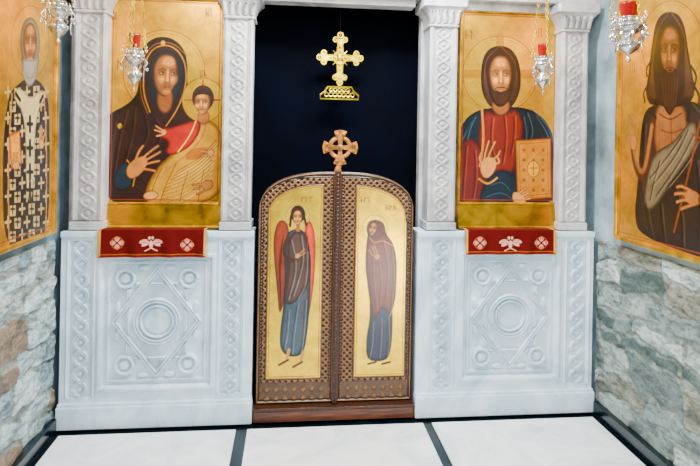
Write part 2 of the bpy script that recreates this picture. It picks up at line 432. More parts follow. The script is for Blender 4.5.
# ================================================================== COLUMNS
def column(cx,w):
    p=empty('marble_column')
    z0,z1=1.045,2.235; hw=w/2
    def hf(X,Z):
        x=X-cx
        h=.006*sst((.007-np.abs(np.abs(x)-hw+.012))/.004)
        h-=.006*sst((hw-.026-np.abs(x))/.004)
        return h+.008*guill(x,Z-1.1,(hw-.03)*.7,.065,.0075)*(np.abs(x)<hw-.026)
    relief('carved_shaft',cx-hw,cx+hw,z0+.05,z1,.0026,hf,.03,M_col,p,.02)
    box('shaft',cx-hw+.002,cx+hw-.002,.048,.18,z0,z1,M_col,p,.004)
    box('foot',cx-hw-.008,cx+hw+.008,.018,.185,z0,z0+.045,M_col,p,.006)
    prof=[(hw+.0,2.205),(hw+.010,2.21),(hw+.010,2.222),(hw+.002,2.228),(hw+.006,2.25),(hw+.018,2.28),(hw+.036,2.305),(hw+.050,2.315),(hw+.050,2.36),(hw+.04,2.365)]
    vs=[];fs=[]
    for r,z in prof:
        a=r;k=.014
        ring=[(-a+k,-a),(a-k,-a),(a,-a+k),(a,a-k),(a-k,a),(-a+k,a),(-a,a-k),(-a,-a+k)]
        vs+=[(cx+x,.105+y*1.0,z) for x,y in ring]
    m=8
    for i in range(len(prof)-1):
        for j in range(m): fs.append((i*m+j,i*m+(j+1)%m,(i+1)*m+(j+1)%m,(i+1)*m+j))
    fs.append(tuple(range(m-1,-1,-1))); fs.append(tuple(range((len(prof)-1)*m,len(prof)*m)))
    mesh('capital',vs,fs,M_col,p)
    parts=[]
    for i in range(5):   # acanthus leaves on the bell
        lx=cx+(i-2)*w*.23
        parts.append(tube([(lx,.105-hw-.004,2.228),(lx,.105-hw-.014,2.262),(lx+(i-2)*.004,.105-hw-.030,2.29),(lx+(i-2)*.006,.105-hw-.046,2.285)],[.013,.015,.011,.004],8))
    mesh('capital_leaves',*merge(parts),M_col,p,True)
    return p
for px,w in[(88.5,.165),(237,.16),(442.5,.158),(574,.158)]:
    column(hit(px,130,'y',.03)[0],w)
ar=empty('marble_architrave')
box('beam',XL,XR,.03,.19,2.37,2.52,M_col,ar,.006); box('cornice',XL,XR,-.03,.19,2.5,2.54,M_col,ar,.008)
box('soffit_1',-1.2,-.64,.09,.19,2.33,2.372,M_col,ar,.004); box('soffit_2',.64,1.27,.09,.19,2.325,2.372,M_col,ar,.004); box('soffit_3',-.44,.44,.09,.19,2.33,2.372,M_col,ar,.004)
sc=empty('marble_screen_backing')
box('panel_1',XL,-.5,.195,.26,0,2.5,M_col,sc,0); box('panel_2',.5,XR,.195,.26,0,2.5,M_col,sc,0); box('panel_3',XL,XR,.195,.26,2.45,ZC,M_col,sc,0)

# ================================================================== CURTAIN + CROSSES
nu,nv=240,40
U,V=np.meshgrid(np.linspace(-.75,.75,nu),np.linspace(0.02,2.6,nv))
Pm=np.stack([U,.40+.006*np.sin(U*17+.6*np.sin(V*2))+.003*np.sin(U*31+1),V],-1)
grid_mesh('altar_curtain',Pm,None,M_curtain)
def cross_gold():
    yc=.27; s=hit(340,58,'y',yc); cx,cz=s[0],s[2]; k=abs(hit(350,58,'y',yc)[0]-cx)/10
    p=empty('hanging_cross',(cx,yc,cz)); parts=[]
    def arm(ux,uz,L):
        vx,vz=-uz,ux
        pr=[(3,3.0),(L*.55,2.2),(L*.62,4.6),(L*.75,4.0)]
        out=[(ux*l+vx*w,uz*l+vz*w) for l,w in pr]; out2=[(ux*l-vx*w,uz*l-vz*w) for l,w in pr][::-1]
        parts.append(prism([(a*k,b*k) for a,b in out+out2],-.004,.006))
        for (l,w,r) in [(L*.9,0,3.4),(L*.72,4.6,3.0),(L*.72,-4.6,3.0)]:
            c=((ux*l+vx*w)*k,-.004,(uz*l+vz*w)*k)
            parts.append(torus(c,(1,0,0),(0,0,1),r*k*.75,r*k*.3,16,6)); parts.append(ball(c,r*k*.35))
        for l in(L*.25,L*.42): parts.append(ball((ux*l*k,-.008,uz*l*k),1.4*k))
        for sgn in(-1,1): parts.append(tube([((ux*l+sgn*vx*w)*k,-.007,(uz*l+sgn*vz*w)*k) for l,w in [(3,3),(L*.35,2.9),(L*.55,2.4),(L*.64,4.4)]],.0035,6))
    arm(0,1,25); arm(1,0,22.5); arm(-1,0,22.5); arm(0,-1,27)
    parts.append(torus((0,-.006,0),(1,0,0),(0,0,1),6.2*k,.9*k,28,6)); parts.append(ball((0,-.008,0),3.0*k,s=(1,.4,1)))
    for a in range(4):
        t=math.pi/4+a*math.pi/2; parts.append(tube([(math.cos(t)*5*k,-.004,math.sin(t)*5*k),(math.cos(t)*10*k,-.004,math.sin(t)*10*k)],[.006,.002],6))
    base=[(-12,-29),(12,-29),(14,-33),(19,-37),(19,-41),(-19,-41),(-19,-37),(-14,-33)]
    parts.append(tube([(a*k,-.004,b*k) for a,b in base+base[:1]],.005,6))
    for i in range(-3,4):
        parts.append(torus((i*4.3*k,-.004,-36.6*k),(1,0,0),(0,0,1),2.0*k,.7*k,14,5))
        if abs(i)<3: parts.append(torus((i*4.3*k,-.004,-32*k),(1,0,0),(0,0,1),1.7*k,.6*k,12,5))
    o=mesh('filigree_cross',*merge(parts),M_brass,p)
    w=tube([(0,0,25*k),(0,0,2.5-cz)],.0008,4); mesh('suspension_wire',*w,M_woodp,p)
cross_gold()

# ================================================================== ROYAL DOORS
rd=empty('royal_doors')
YD=.03; XO=.436
zb=.084; zt=hit(340,172,'y',YD)[2]; dr=.25
def toph(x,xo=XO,zt_=zt,d=dr): return zt_-d+d*np.power(np.clip(1-np.power(np.clip(np.abs(x)/xo,0,1),2.7),0,1),1/2.7)
pzt=hit(335,185.5,'y',YD)[2]; pzb=hit(340,376,'y',YD)[2]
def wood_leaf(name,a,b):
    res=.0024; nx=int((b-a)/res)+1; nz=int((zt-zb)/res)+1
    u=np.linspace(a,b,nx); v=np.linspace(0,1,nz); X,V=np.meshgrid(u,v); T=toph(X); Z=zb+V*(T-zb)
    ax=np.abs(X)
    P1=(X*1.0+Z)/.034; P2=(X-Z)/.034
    lat=np.maximum(sst((.27-np.abs((P1%1)-.5))/.12),sst((.27-np.abs((P2%1)-.5))/.12))
    h=.010*lat
    edge=np.minimum(XO-ax,(T-Z)*.9); edge=np.minimum(edge,Z-zb); edge=np.minimum(edge,ax-.008)
    rid=sst((.006-np.abs(edge-.008))/.004); h=np.where(edge<.016,.010*rid,h)
    sp=(( (Z*1.0)/.018)%1-.5); bead=sst((.006-np.hypot(edge-.022,sp*.018))/.003)
    h=np.where((edge>=.015)&(edge<.029),.008*bead,h)
    x0,x1=PXr if a>=0 else PXl
    dpan=np.maximum(np.maximum(x0-X,X-x1),np.maximum(pzb-Z,Z-ptop(X)))
    h=np.where(dpan<.012,.009*sst((.012-dpan)/.006),h)
    low=Z<zb+.115; h=np.where(low&(edge>.02),.004+.005*sst((.35-np.abs(((X/.05)%1)-.5)-np.abs(((Z-zb)/.05)%1-.5))/.1),h)
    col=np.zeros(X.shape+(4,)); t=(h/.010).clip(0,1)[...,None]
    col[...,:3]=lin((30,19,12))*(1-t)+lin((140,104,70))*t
    X2=np.pad(X,1,'edge');Z2=np.pad(Z,1,'edge');H=np.pad(h,1,'edge');H[0,:]=H[-1,:]=-.029;H[:,0]=H[:,-1]=-.029
    C2=np.pad(col,((1,1),(1,1),(0,0)),'edge')
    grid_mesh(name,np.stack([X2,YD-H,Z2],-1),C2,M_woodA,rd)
    n=40; xs=np.linspace(a,b,n); poly=[(a,zb),(b,zb)]+[(x,float(toph(x))) for x in xs[::-1]]
    mesh(name+'_board',*prism(poly,YD+.028,YD+.045),M_woodp,rd)
PXl=(hit(268,290,'y',YD)[0],hit(321,290,'y',YD)[0]); PXr=(hit(355.5,290,'y',YD)[0],hit(404.5,290,'y',YD)[0])
def ptop(x): return toph(x,.388,pzt,.21)
wood_leaf('leaf_left',-XO,-.004); wood_leaf('leaf_right',.004,XO)
box('center_post',-.016,.016,YD-.03,YD+.02,zb,zt+.01,M_woodp,rd,.006)
parts=[]
for i in range(58):
    z=zb+.02+i*(zt-zb-.02)/58; parts.append(ball((0,YD-.031,z),.009,8,5,(1,.6,1.1)))
mesh('post_beading',*merge(parts),M_woodp,rd,True)
cc=hit(340,147.5,'y',YD); parts=[]
for a in range(4):
    t=a*math.pi/2; ux,uz=math.cos(t),math.sin(t); vx,vz=-uz,ux
    prof=[(.018,.010),(.045,.014),(.075,.030),(.090,.036),(.094,.026),(.100,.0)]
    pl=[(ux*l+vx*w,uz*l+vz*w) for l,w in prof]+[(ux*l-vx*w,uz*l-vz*w) for l,w in prof[:-1]][::-1]
    parts.append(prism([(cc[0]+x,cc[2]+z) for x,z in pl],YD-.015,YD+.012))
    for w in(-.018,.018): parts.append(ball((cc[0]+ux*.075+vx*w,YD-.017,cc[2]+uz*.075+vz*w),.009))
parts.append(torus((cc[0],YD-.002,cc[2]),(1,0,0),(0,0,1),.056,.012,32,8))
parts.append(ball((cc[0],YD-.012,cc[2]),.020,12,8,(1,.6,1)))
parts.append(tube([(cc[0],YD,cc[2]-.09),(0,YD,zt+.02),(0,YD,zt-.01)],[.014,.018,.024],10))
M_fin=simple('polished_walnut',(160,116,66),0.25,0.2,25,.3,.15)
mesh('cross_finial',*merge(parts),M_fin,rd,False)
def door_canvas(xr): return Canvas('y',YD-.0105,xr[0],xr[1],pzb,pzt,.0020,(242,208,86),1.0,top=ptop)
def door_border(C,xr):
    x0,x1=xr; n=20; xs=np.linspace(x0+.008,x1-.008,n)
    pts=[(x0+.008,pzb+.008)]+[(x,float(ptop(x))-.008) for x in xs]+[(x1-.008,pzb+.008),(x0+.008,pzb+.008)]
    C.stroke(pts,.004,(160,100,36),local=True,smooth=False,gold=.4)
C=door_canvas(PXl); door_border(C,PXl)
C.ell(298,217,12,12.5,(246,216,110),gold=1); C.ring(298,217,12,12.5,.003,(150,90,30))
C.fill([(290,228),(284,219),(277,222),(273,238),(274,262),(277,290),(279,318),(285,300),(289,262)],(84,36,20),c2=(142,66,34),r=.02)
C.fill([(304,228),(308,220),(313,224),(316,242),(315,272),(312,300),(306,330),(303,290)],(150,42,20),c2=(214,88,40),r=.02)
for i in range(7):
    C.stroke([(306+i*.6,232+i*4),(312-i*.3,262+i*5),(308,292+i*4)],.0035,(110,34,18),al=.8)
    C.stroke([(284-i*.5,232+i*4),(278+i*.3,262+i*5),(281,285+i*4)],.0035,(60,26,16),al=.8)
C.fill([(291,229),(304,229),(309,242),(311,262),(310,300),(308,330),(304,354),(292,358),(281,352),(279,338),(283,308),(285,280),(284,250),(286,236)],(28,38,48),c2=(80,94,106),r=.03)
C.fill([(287,234),(304,230),(309,246),(311,280),(300,300),(288,306),(283,300),(288,270)],(54,38,32),c2=(94,70,58),r=.025)
for p_ in [[(290,240),(296,268),(287,300)],[(300,236),(303,262),(292,296)],[(306,252),(305,285),(296,300)],[(288,310),(286,335),(283,350)],[(297,304),(293,330),(291,354)],[(305,300),(303,330),(300,352)]]:
    C.stroke(p_,.004,(18,20,24),al=.8); C.stroke([(x+2,y) for x,y in p_],.0032,(150,160,164),al=.65)
C.stroke([(288,238),(283,250),(288,262),(296,258)],.022,(70,46,34)); hand(C,[(294,254),(300,252),(301,258),(295,260)],[[(300,254),(304,249)],[(300,256),(305,253)]],.005)
C.stroke([(308,236),(304,300),(302,340)],.004,(120,60,26))
for fx,fy in((285,360),(299,362)):
    C.stroke([(fx+4,fy-10),(fx+2,fy-2)],.016,SK); C.stroke([(fx+3,fy),(fx-6,fy+5)],.013,(100,56,34)); 
C.ell(298,214,7.5,9,(58,30,16)); C.stroke([(291,216),(290,226)],.014,(58,30,16)); C.stroke([(304,216),(306,225)],.014,(58,30,16))
C.stroke([(298,222),(298,230)],.022,(150,94,52)); face(C,297.5,217.5,5.4,7.5,0.0,.05,sc=.5)
text(C,302,197,3,5,4)
C.build('icon_archangel',M_paint,rd)
C=door_canvas(PXr); door_border(C,PXr)
C.ell(375,228,12.5,13,(246,216,110),gold=1); C.ring(375,228,12.5,13,.003,(150,90,30))
C.fill([(369,296),(392,296),(393,330),(390,358),(380,362),(366,360),(366,338),(370,318)],(16,28,44),c2=(42,62,86),r=.03)
C.fill([(376,220),(369,224),(368,233),(366,246),(365,266),(368,290),(371,312),(377,322),(381,306),(390,316),(396,300),(397,262),(394,244),(386,234),(384,224)],(70,28,24),c2=(128,68,52),r=.03)
for p_ in [[(372,244),(372,275),(376,310)],[(382,240),(388,265),(385,300)],[(391,248),(393,280),(390,308)],[(376,250),(381,280),(379,304)],[(372,322),(371,345),(368,358)],[(380,318),(380,340),(378,358)],[(387,316),(388,340),(386,356)]]:
    C.stroke(p_,.0045,(30,16,20),al=.8); C.stroke([(x+2,y) for x,y in p_],.0035,(176,136,114),al=.55)
C.stroke([(368,233),(373,244),(383,240),(393,246)],.0035,(216,164,70)); C.stroke([(397,262),(396,300),(390,316)],.0035,(216,164,70))
hand(C,[(372,256),(378,252),(382,256),(377,262)],[[(373,256),(369,250)],[(375,254),(372,247)],[(377,253),(375,246)]],.005)
C.fill([(374,219),(368,222),(366,230),(369,238),(380,239),(386,232),(384,222)],(70,32,30),c2=(108,54,46),r=.01)
face(C,373.3,229,4.6,7.2,.35,-.15,sc=.5)
C.stroke([(368,364),(376,362)],.012,(70,20,16)); C.stroke([(382,364),(390,362)],.012,(70,20,16))
text(C,361,197,3,5,4); text(C,386,205,3,5,4)
C.build('icon_annunciate_virgin',M_paint,rd)
th=empty('wooden_threshold'); box('step',-.447,.447,-.02,.19,0,.066,M_wood2,th,.008); box('step_nosing',-.447,.447,-.035,.19,.066,.082,M_woodp,th,.005)

# ================================================================== MAIN ICONS
YI=.12
def main_icon(name,pl,pr,zt_px,paint):
    x0=hit(pl,110,'y',YI)[0]; x1=hit(pr,110,'y',YI)[0]; z0=hit((pl+pr)/2,202,'y',YI)[2]; z1=zt_px
    p=empty(name)
    C=Canvas('y',YI,x0,x1,z0,z1,.0022,GB,1.0)
    paint(C)
    m=.012; C.stroke([(x0+m,z0+m),(x1-m,z0+m),(x1-m,z1-m),(x0+m,z1-m),(x0+m,z0+m)],.005,(140,56,22),local=True,smooth=False)
    C.build('painted_panel',M_paint,p)
    box('board',x0-.002,x1+.002,YI+.002,YI+.03,z0,z1,M_woodp,p,0)
    t=.014; frame_y(p,x0,x1,z0,z1,YI-.02,YI+.03,t,M_gold)
    zs=1.048
    vs=[(x0-t,YI-.02,z0-t),(x1+t,YI-.02,z0-t),(x1+t,YI-.045,zs),(x0-t,YI-.045,zs),(x0-t,YI+.03,z0-t),(x1+t,YI+.03,z0-t),(x1+t,YI+.03,zs),(x0-t,YI+.03,zs)]
    fs=[(3,2,1,0),(4,5,6,7),(0,1,5,4),(2,3,7,6),(0,4,7,3),(1,2,6,5)]
    mesh('gilded_sill',vs,fs,M_goldD,p)
    box('sill_moulding',x0-t,x1+t,YI-.055,YI-.02,zs,zs+.014,M_gold,p,.004)
def mary(C):
    icon_field(C,164,72,41,42)
    text(C,206,8,2,9,5); text(C,118,60,2,9,5)
    RB=(24,13,10); 
    C.fill([(162,36),(175,39),(185,50),(188,66),(187,82),(192,96),(204,112),(214,130),(214,170),(190,205),(100,212),(100,124),(110,113),(128,104),(137,94),(139,80),(137,64),(142,48),(151,39)],RB,c2=(54,30,22),r=.05)
    C.fill([(151,58),(160,50),(173,51),(182,62),(183,80),(178,96),(170,112),(158,112),(150,96),(147,76)],(14,22,24),c2=(28,42,44),r=.01)
    C.fill([(157,88),(173,88),(174,106),(166,116),(156,108)],(80,44,24),c2=(140,90,50),r=.02)
    face(C,165.5,75,14.2,22,.10,.16,skin=(184,128,70),dark=(74,40,22))
    C.stroke([(150,112),(144,96),(143,78),(146,58),(156,46),(172,45),(184,58),(187,78),(183,96),(176,112),(166,126)],.006,(206,150,46),gold=.6)
    C.stroke([(148,114),(141,97),(140,78),(143,57),(154,43),(173,42),(187,56)],.003,(176,118,34),gold=.6)
    C.ell(163,43,2.2,2.4,(230,180,70),gold=.8); C.ell(120,126,2.4,2.6,(230,180,70),gold=.8)
    for q in [[(126,110),(118,140),(112,180)],[(134,108),(132,135),(122,168)],[(144,116),(148,135),(140,148)],[(114,122),(110,150),(108,196)],[(128,182),(140,190),(150,204)],[(154,118),(160,128),(158,142)]]:
        C.stroke(q,.008,(8,4,4),al=.8); C.stroke([(x+2.4,y) for x,y in q],.005,(106,68,48),al=.5,soft=.006)
    C.fill([(116,170),(126,160),(134,170),(132,186),(120,192),(112,184)],(14,24,32),c2=(34,52,62),r=.012)
    C.stroke([(127,160),(136,172),(133,186)],.006,(206,150,46),gold=.6)
    icon_ring=(203,100,21,22)
    C.ell(*icon_ring,GH,gold=1.0); C.ring(*icon_ring,.004,GD,gold=.6)
    C.stroke([(203,80),(203,92)],.009,(150,50,24)); C.stroke([(184,100),(193,100)],.009,(150,50,24)); C.stroke([(213,100),(223,100)],.009,(150,50,24))
    C.fill([(186,128),(197,120),(212,120),(221,130),(224,150),(224,203),(150,206),(144,196),(149,180),(160,164),(174,152),(184,142)],(140,88,22),c2=(216,166,62),r=.03,gold=.45)
    C.fill([(160,128),(172,127),(188,122),(198,119),(202,126),(196,140),(186,150),(172,156),(164,152),(170,142),(158,136)],(100,16,8),c2=(172,44,18),r=.02)
    C.stroke([(196,121),(190,136),(178,152)],.007,(236,186,80))
    C.stroke([(206,121),(204,136),(190,152),(170,168)],.010,(180,116,36),al=.8)
    for i in range(9):
        C.stroke([(216-i*1.0,140+i*5),(200-i*2,158+i*5),(176-i*2.5,172+i*4)],.0045,(112,64,14),al=.85)
        C.stroke([(218-i*1.0,143+i*5),(202-i*2,161+i*5),(178-i*2.5,175+i*4)],.003,(255,228,140),al=.8)
    for q in [[(176,164),(166,184),(160,202)],[(188,172),(182,190),(180,202)],[(204,170),(200,188),(198,202)],[(162,168),(154,184),(150,198)]]:
        C.stroke(q,.006,(100,56,14),al=.8)
    C.fill([(188,150),(206,146),(210,154),(196,160),(184,160)],(150,62,20),al=.7)
    C.fill([(198,110),(209,110),(210,121),(203,126),(197,121)],(100,56,28),c2=(174,116,62),r=.01)
    C.ell(203,98,11.2,13,(46,24,12),c2=(84,50,28),r=.02)
    face(C,202.5,103,9.0,11.8,-.05,-.14,skin=(198,142,80),sc=.64)
    C.fill([(193.5,98),(195,91),(203,88),(211,91),(212.5,98),(208,94.5),(198,94.5)],(56,30,15))
    hand(C,[(160,130),(166,128),(168,134),(162,137)],[[(162,130),(156,126)],[(161,132),(155,130)],[(162,135),(157,136)]],.009)
    hand(C,[(206,150),(214,148),(215,156),(208,158)],[[(207,152),(201,151)],[(207,155),(202,156)]],.009)
    C.fill([(142,194),(152,189),(160,194),(156,200),(144,200)],SD,c2=SK,r=.012)
    hand(C,[(126,166),(136,157),(146,155),(149,162),(143,173),(133,180),(126,177)],
        [[(144,157),(152,150),(158,146)],[(146,160),(155,155),(160,152)],[(146,164),(154,162),(159,161)],[(144,169),(151,170),(155,171)],[(136,159),(139,151),(143,146)]],.014,(186,128,70),(78,42,24))
    hand(C,[(200,182),(212,178),(214,188),(204,192)],[[(204,184),(193,185)],[(205,187),(194,189)],[(206,190),(197,194)]],.011,(180,122,66),(78,42,24))
    text(C,112,12,2,7,4); text(C,200,70,2,7,4)
def christ(C):
    icon_field(C,500,74,37,38)
    for q in([(500,37),(500,50)],[(464,74),(478,74)],[(523,74),(536,74)]): 
        C.stroke(q,.05,(206,156,34),gold=.9)
    C.ring(500,74,37,38,.004,(140,66,22)); text(C,466,30,2,9,5); text(C,536,28,2,9,5)
    C.fill([(484,108),(470,114),(462,124),(456,140),(454,210),(562,210),(556,150),(551,128),(540,114),(522,106)],(6,14,20),c2=(20,36,44),r=.03)
    C.fill([(486,108),(496,114),(508,112),(516,107),(526,124),(520,150),(514,176),(500,170),(486,178),(478,152),(478,124)],(62,16,8),c2=(122,40,18),r=.03)
    C.fill([(462,140),(472,136),(484,150),(488,176),(482,206),(456,208),(456,150)],(58,12,9),c2=(108,28,18),r=.03)
    C.stroke([(482,110),(484,140),(480,166)],.014,(190,124,36)); 
    C.fill([(486,178),(505,168),(520,180),(518,206),(476,206)],(6,14,22),c2=(26,44,56),r=.02)
    for q in [[(492,118),(490,140),(494,160)],[(504,116),(506,140),(502,164)],[(514,116),(514,136),(510,156)],[(466,146),(464,172),(462,200)],[(474,150),(476,176),(472,200)]]:
        C.stroke(q,.007,(40,7,5),al=.85); C.stroke([(x+2,y) for x,y in q],.004,(190,94,52),al=.65,soft=.005)
    for q in [[(470,120),(464,132),(460,140)],[(526,112),(532,130),(528,140)],[(534,114),(544,130),(548,140)],[(522,116),(526,136),(520,150)],[(540,118),(551,136),(553,160)],[(490,184),(500,180),(508,190)],[(484,196),(500,190),(514,202)],[(474,116),(468,128),(466,138)],[(530,108),(542,120),(552,134)]]:
        C.stroke(q,.006,(3,6,10),al=.85); C.stroke([(x+2,y+1) for x,y in q],.005,(74,104,118),al=.65,soft=.005)
    C.fill([(500,45),(489,48),(482.5,58),(480.5,74),(481,88),(484,98),(489,106),(497,112),(506,112),(512,107),(518,98),(521,86),(521,72),(518,58),(511,48)],(26,13,7),c2=(54,29,16),r=.02)
    for i in range(6):
        C.stroke([(499,47),(487-i*.6,56+i),(483+i*.6,78),(487+i,103)],.003,(100,60,33),al=.6)
        C.stroke([(501,47),(513+i*.6,56+i),(519-i*.6,78),(515-i,100)],.003,(100,60,33),al=.6)
    C.fill([(492,98),(509,98),(511,110),(501,118),(491,110)],(88,48,24),c2=(156,100,54),r=.02)
    C.fill([(488,82),(489,94),(494,104),(500,108),(507,104),(512,94),(513,82),(507,90),(494,90)],(34,17,9),c2=(58,32,18),r=.012)
    face(C,500.5,76,12.8,21.5,0,.04,skin=(194,138,76),dark=(80,44,24))
    C.fill([(489,83),(491.5,91.5),(496,90),(501,92),(505.5,90),(509.5,91.5),(512,83),(511,96),(506,104),(501,107),(496,104),(490,95)],(40,21,11),c2=(68,40,23),r=.01)
    C.stroke([(494,90),(497,87.2),(501,87.6),(504.5,87.2),(508,90)],.005,(46,24,13)); C.stroke([(498,89.6),(501,90.2),(504,89.6)],.005,(150,56,38))
    for i in range(5): C.stroke([(494+i*3.2,94),(496.5+i*2.2,103)],.0025,(108,68,38),al=.7)
    C.fill([(515,140),(551,138),(552,198),(517,201)],(166,96,20),c2=(222,156,44),r=.02,smooth=False,gold=.6)
    C.stroke([(515,140),(551,138),(552,198),(517,201),(515,140)],.007,(84,36,12),smooth=False)
    C.stroke([(519,144),(547.5,142),(548.5,194),(520.5,196),(519,144)],.003,(110,54,16),smooth=False)
    for bx in(524,533.5,543):
        for by in(150,160,170,180,190): C.ell(bx,by,1.7,1.7,(140,36,18) if (by//10)%2 else (50,66,50),al=.8); 
    C.ell(533.5,169,6,8,(236,180,70),gold=.5); C.ring(533.5,169,6,8,.004,(120,54,20)); C.stroke([(533.5,163),(533.5,175)],.005,(110,44,16)); C.stroke([(529.5,168),(537.5,168)],.005,(110,44,16))
    hand(C,[(512,190),(524,194),(528,204),(512,204)],[[(518,194),(526,188)],[(520,197),(529,193)],[(521,201),(531,198)]],.012)
    hand(C,[(480,162),(486,156),(494,157),(498,163),(494,174),(486,180),(480,174)],
        [[(484,160),(486,150),(489,141)],[(488,158),(491,150),(495,142)],[(492,160),(498,156),(500,151)],[(494,164),(500,163),(498,158)],[(482,164),(479,158),(482,152)]],.012,(202,146,84))
    C.stroke([(479,179),(488,185),(497,178)],.012,(196,132,40))
Z_TOP=2.318
main_icon('icon_of_virgin_and_child',109.5,221,Z_TOP,mary)
main_icon('icon_of_christ',460.5,556,Z_TOP,christ)

# ================================================================== SIDE ICONS
def side_icon(name,xf,sgn,y0,y1,z0,z1,paint):
    p=empty(name)
    C=Canvas('x',xf,y0,y1,z0,z1,.0026,GB,1.0); paint(C)
    m=.02; C.stroke([(y0+m,z0+m),(y1-m,z0+m),(y1-m,z1-m),(y0+m,z1-m),(y0+m,z0+m)],.006,(140,70,24),local=True,smooth=False)
    C.build('painted_panel',M_paint,p)
    w=XL if sgn>0 else XR
    xa,xb=sorted((xf-sgn*.003,w+sgn*.002)); box('board',xa,xb,y0,y1,z0,z1,M_woodp,p,0)
    xa,xb=sorted((xf+sgn*.012,w+sgn*.002)); t=.026
    box('frame_1',xa,xb,y0-t,y0,z0-t,z1+t,M_gold,p,.006); box('frame_2',xa,xb,y1,y1+t,z0-t,z1+t,M_gold,p,.006)
    box('frame_3',xa,xb,y0,y1,z0-t,z0,M_gold,p,.006); box('frame_4',xa,xb,y0,y1,z1,z1+t,M_gold,p,.006)
def bishop(C):
    icon_field(C,30,42,19,36)
    C.fill([(18,84),(26,78),(36,78),(44,86),(49,100),(50,150),(49,232),(30,244),(4,252),(2,160),(6,110),(10,92)],(14,15,22),c2=(24,26,36),r=.02)
    for iy,yy in enumerate(range(92,240,13)):
        for ix in range(5):
            x=8+ix*9.5+(iy%2)*4.7
            if x>47: continue
            t=(x-30)*-.10
            if (ix+iy)%2: 
                C.fill([(x-3,yy-5+t),(x+3,yy-5.5+t),(x+3,yy+5+t),(x-3,yy+5.5+t)],(190,166,116),smooth=False)
                C.stroke([(x,yy-4),(x,yy+4)],.010,(20,20,28)); C.stroke([(x-2,yy),(x+2,yy)],.010,(20,20,28))
            else:
                C.stroke([(x,yy-5),(x,yy+5)],.012,(190,166,116)); C.stroke([(x-2.6,yy+.5),(x+2.6,yy-.5)],.012,(190,166,116))
    for q in [[(44,92),(47,150),(46,236)],[(12,94),(8,160),(9,246)]]: C.stroke(q,.010,(190,136,54))
    C.fill([(12,96),(20,86),(30,100),(42,88),(47,97),(35,114),(34,196),(26,202),(26,116)],(166,144,96),c2=(206,186,140),r=.015)
    for yy in(124,148,172,190): C.stroke([(30,yy-7),(30,yy+7)],.022,(18,16,22)); C.stroke([(27.4,yy),(32.6,yy)],.018,(18,16,22))
    C.stroke([(16,94),(20,100)],.02,(18,16,22)); C.stroke([(43,96),(40,102)],.02,(18,16,22))
    C.fill([(9,134),(20,130),(22,164),(11,170)],(130,44,18),c2=(212,150,46),r=.02,smooth=False)
    hand(C,[(38,140),(43,137),(45,147),(40,151)],[[(40,139),(40,128)],[(42,138),(42,128)],[(43,140),(45,133)]],.012)
    hand(C,[(12,162),(19,160),(20,169),(13,171)],[[(14,162),(14,154)],[(17,162),(17,154)]],.012)
    C.ell(30,42,10,25,(84,74,62),c2=(134,122,104),r=.02)
    C.fill([(21,52),(21.5,74),(26,84),(30,88),(35,82),(38.5,72),(39,50),(34,64),(25,64)],(90,80,68),c2=(146,136,120),r=.015)
    face(C,30,43,7.6,21,0,.08,skin=(176,120,66),dark=(72,40,22))
    C.fill([(22.5,56),(26,61),(30,59.5),(34,61),(37.5,55),(36.5,70),(30,82),(23.5,72)],(104,94,80),c2=(160,150,134),r=.012)
    for i in range(5): C.stroke([(25+i*2.5,63),(27+i*1.5,78)],.004,(84,76,64),al=.7)
    C.stroke([(27,60),(30,58.5),(33,60)],.007,(146,134,118)); text(C,46,14,2,10,3)
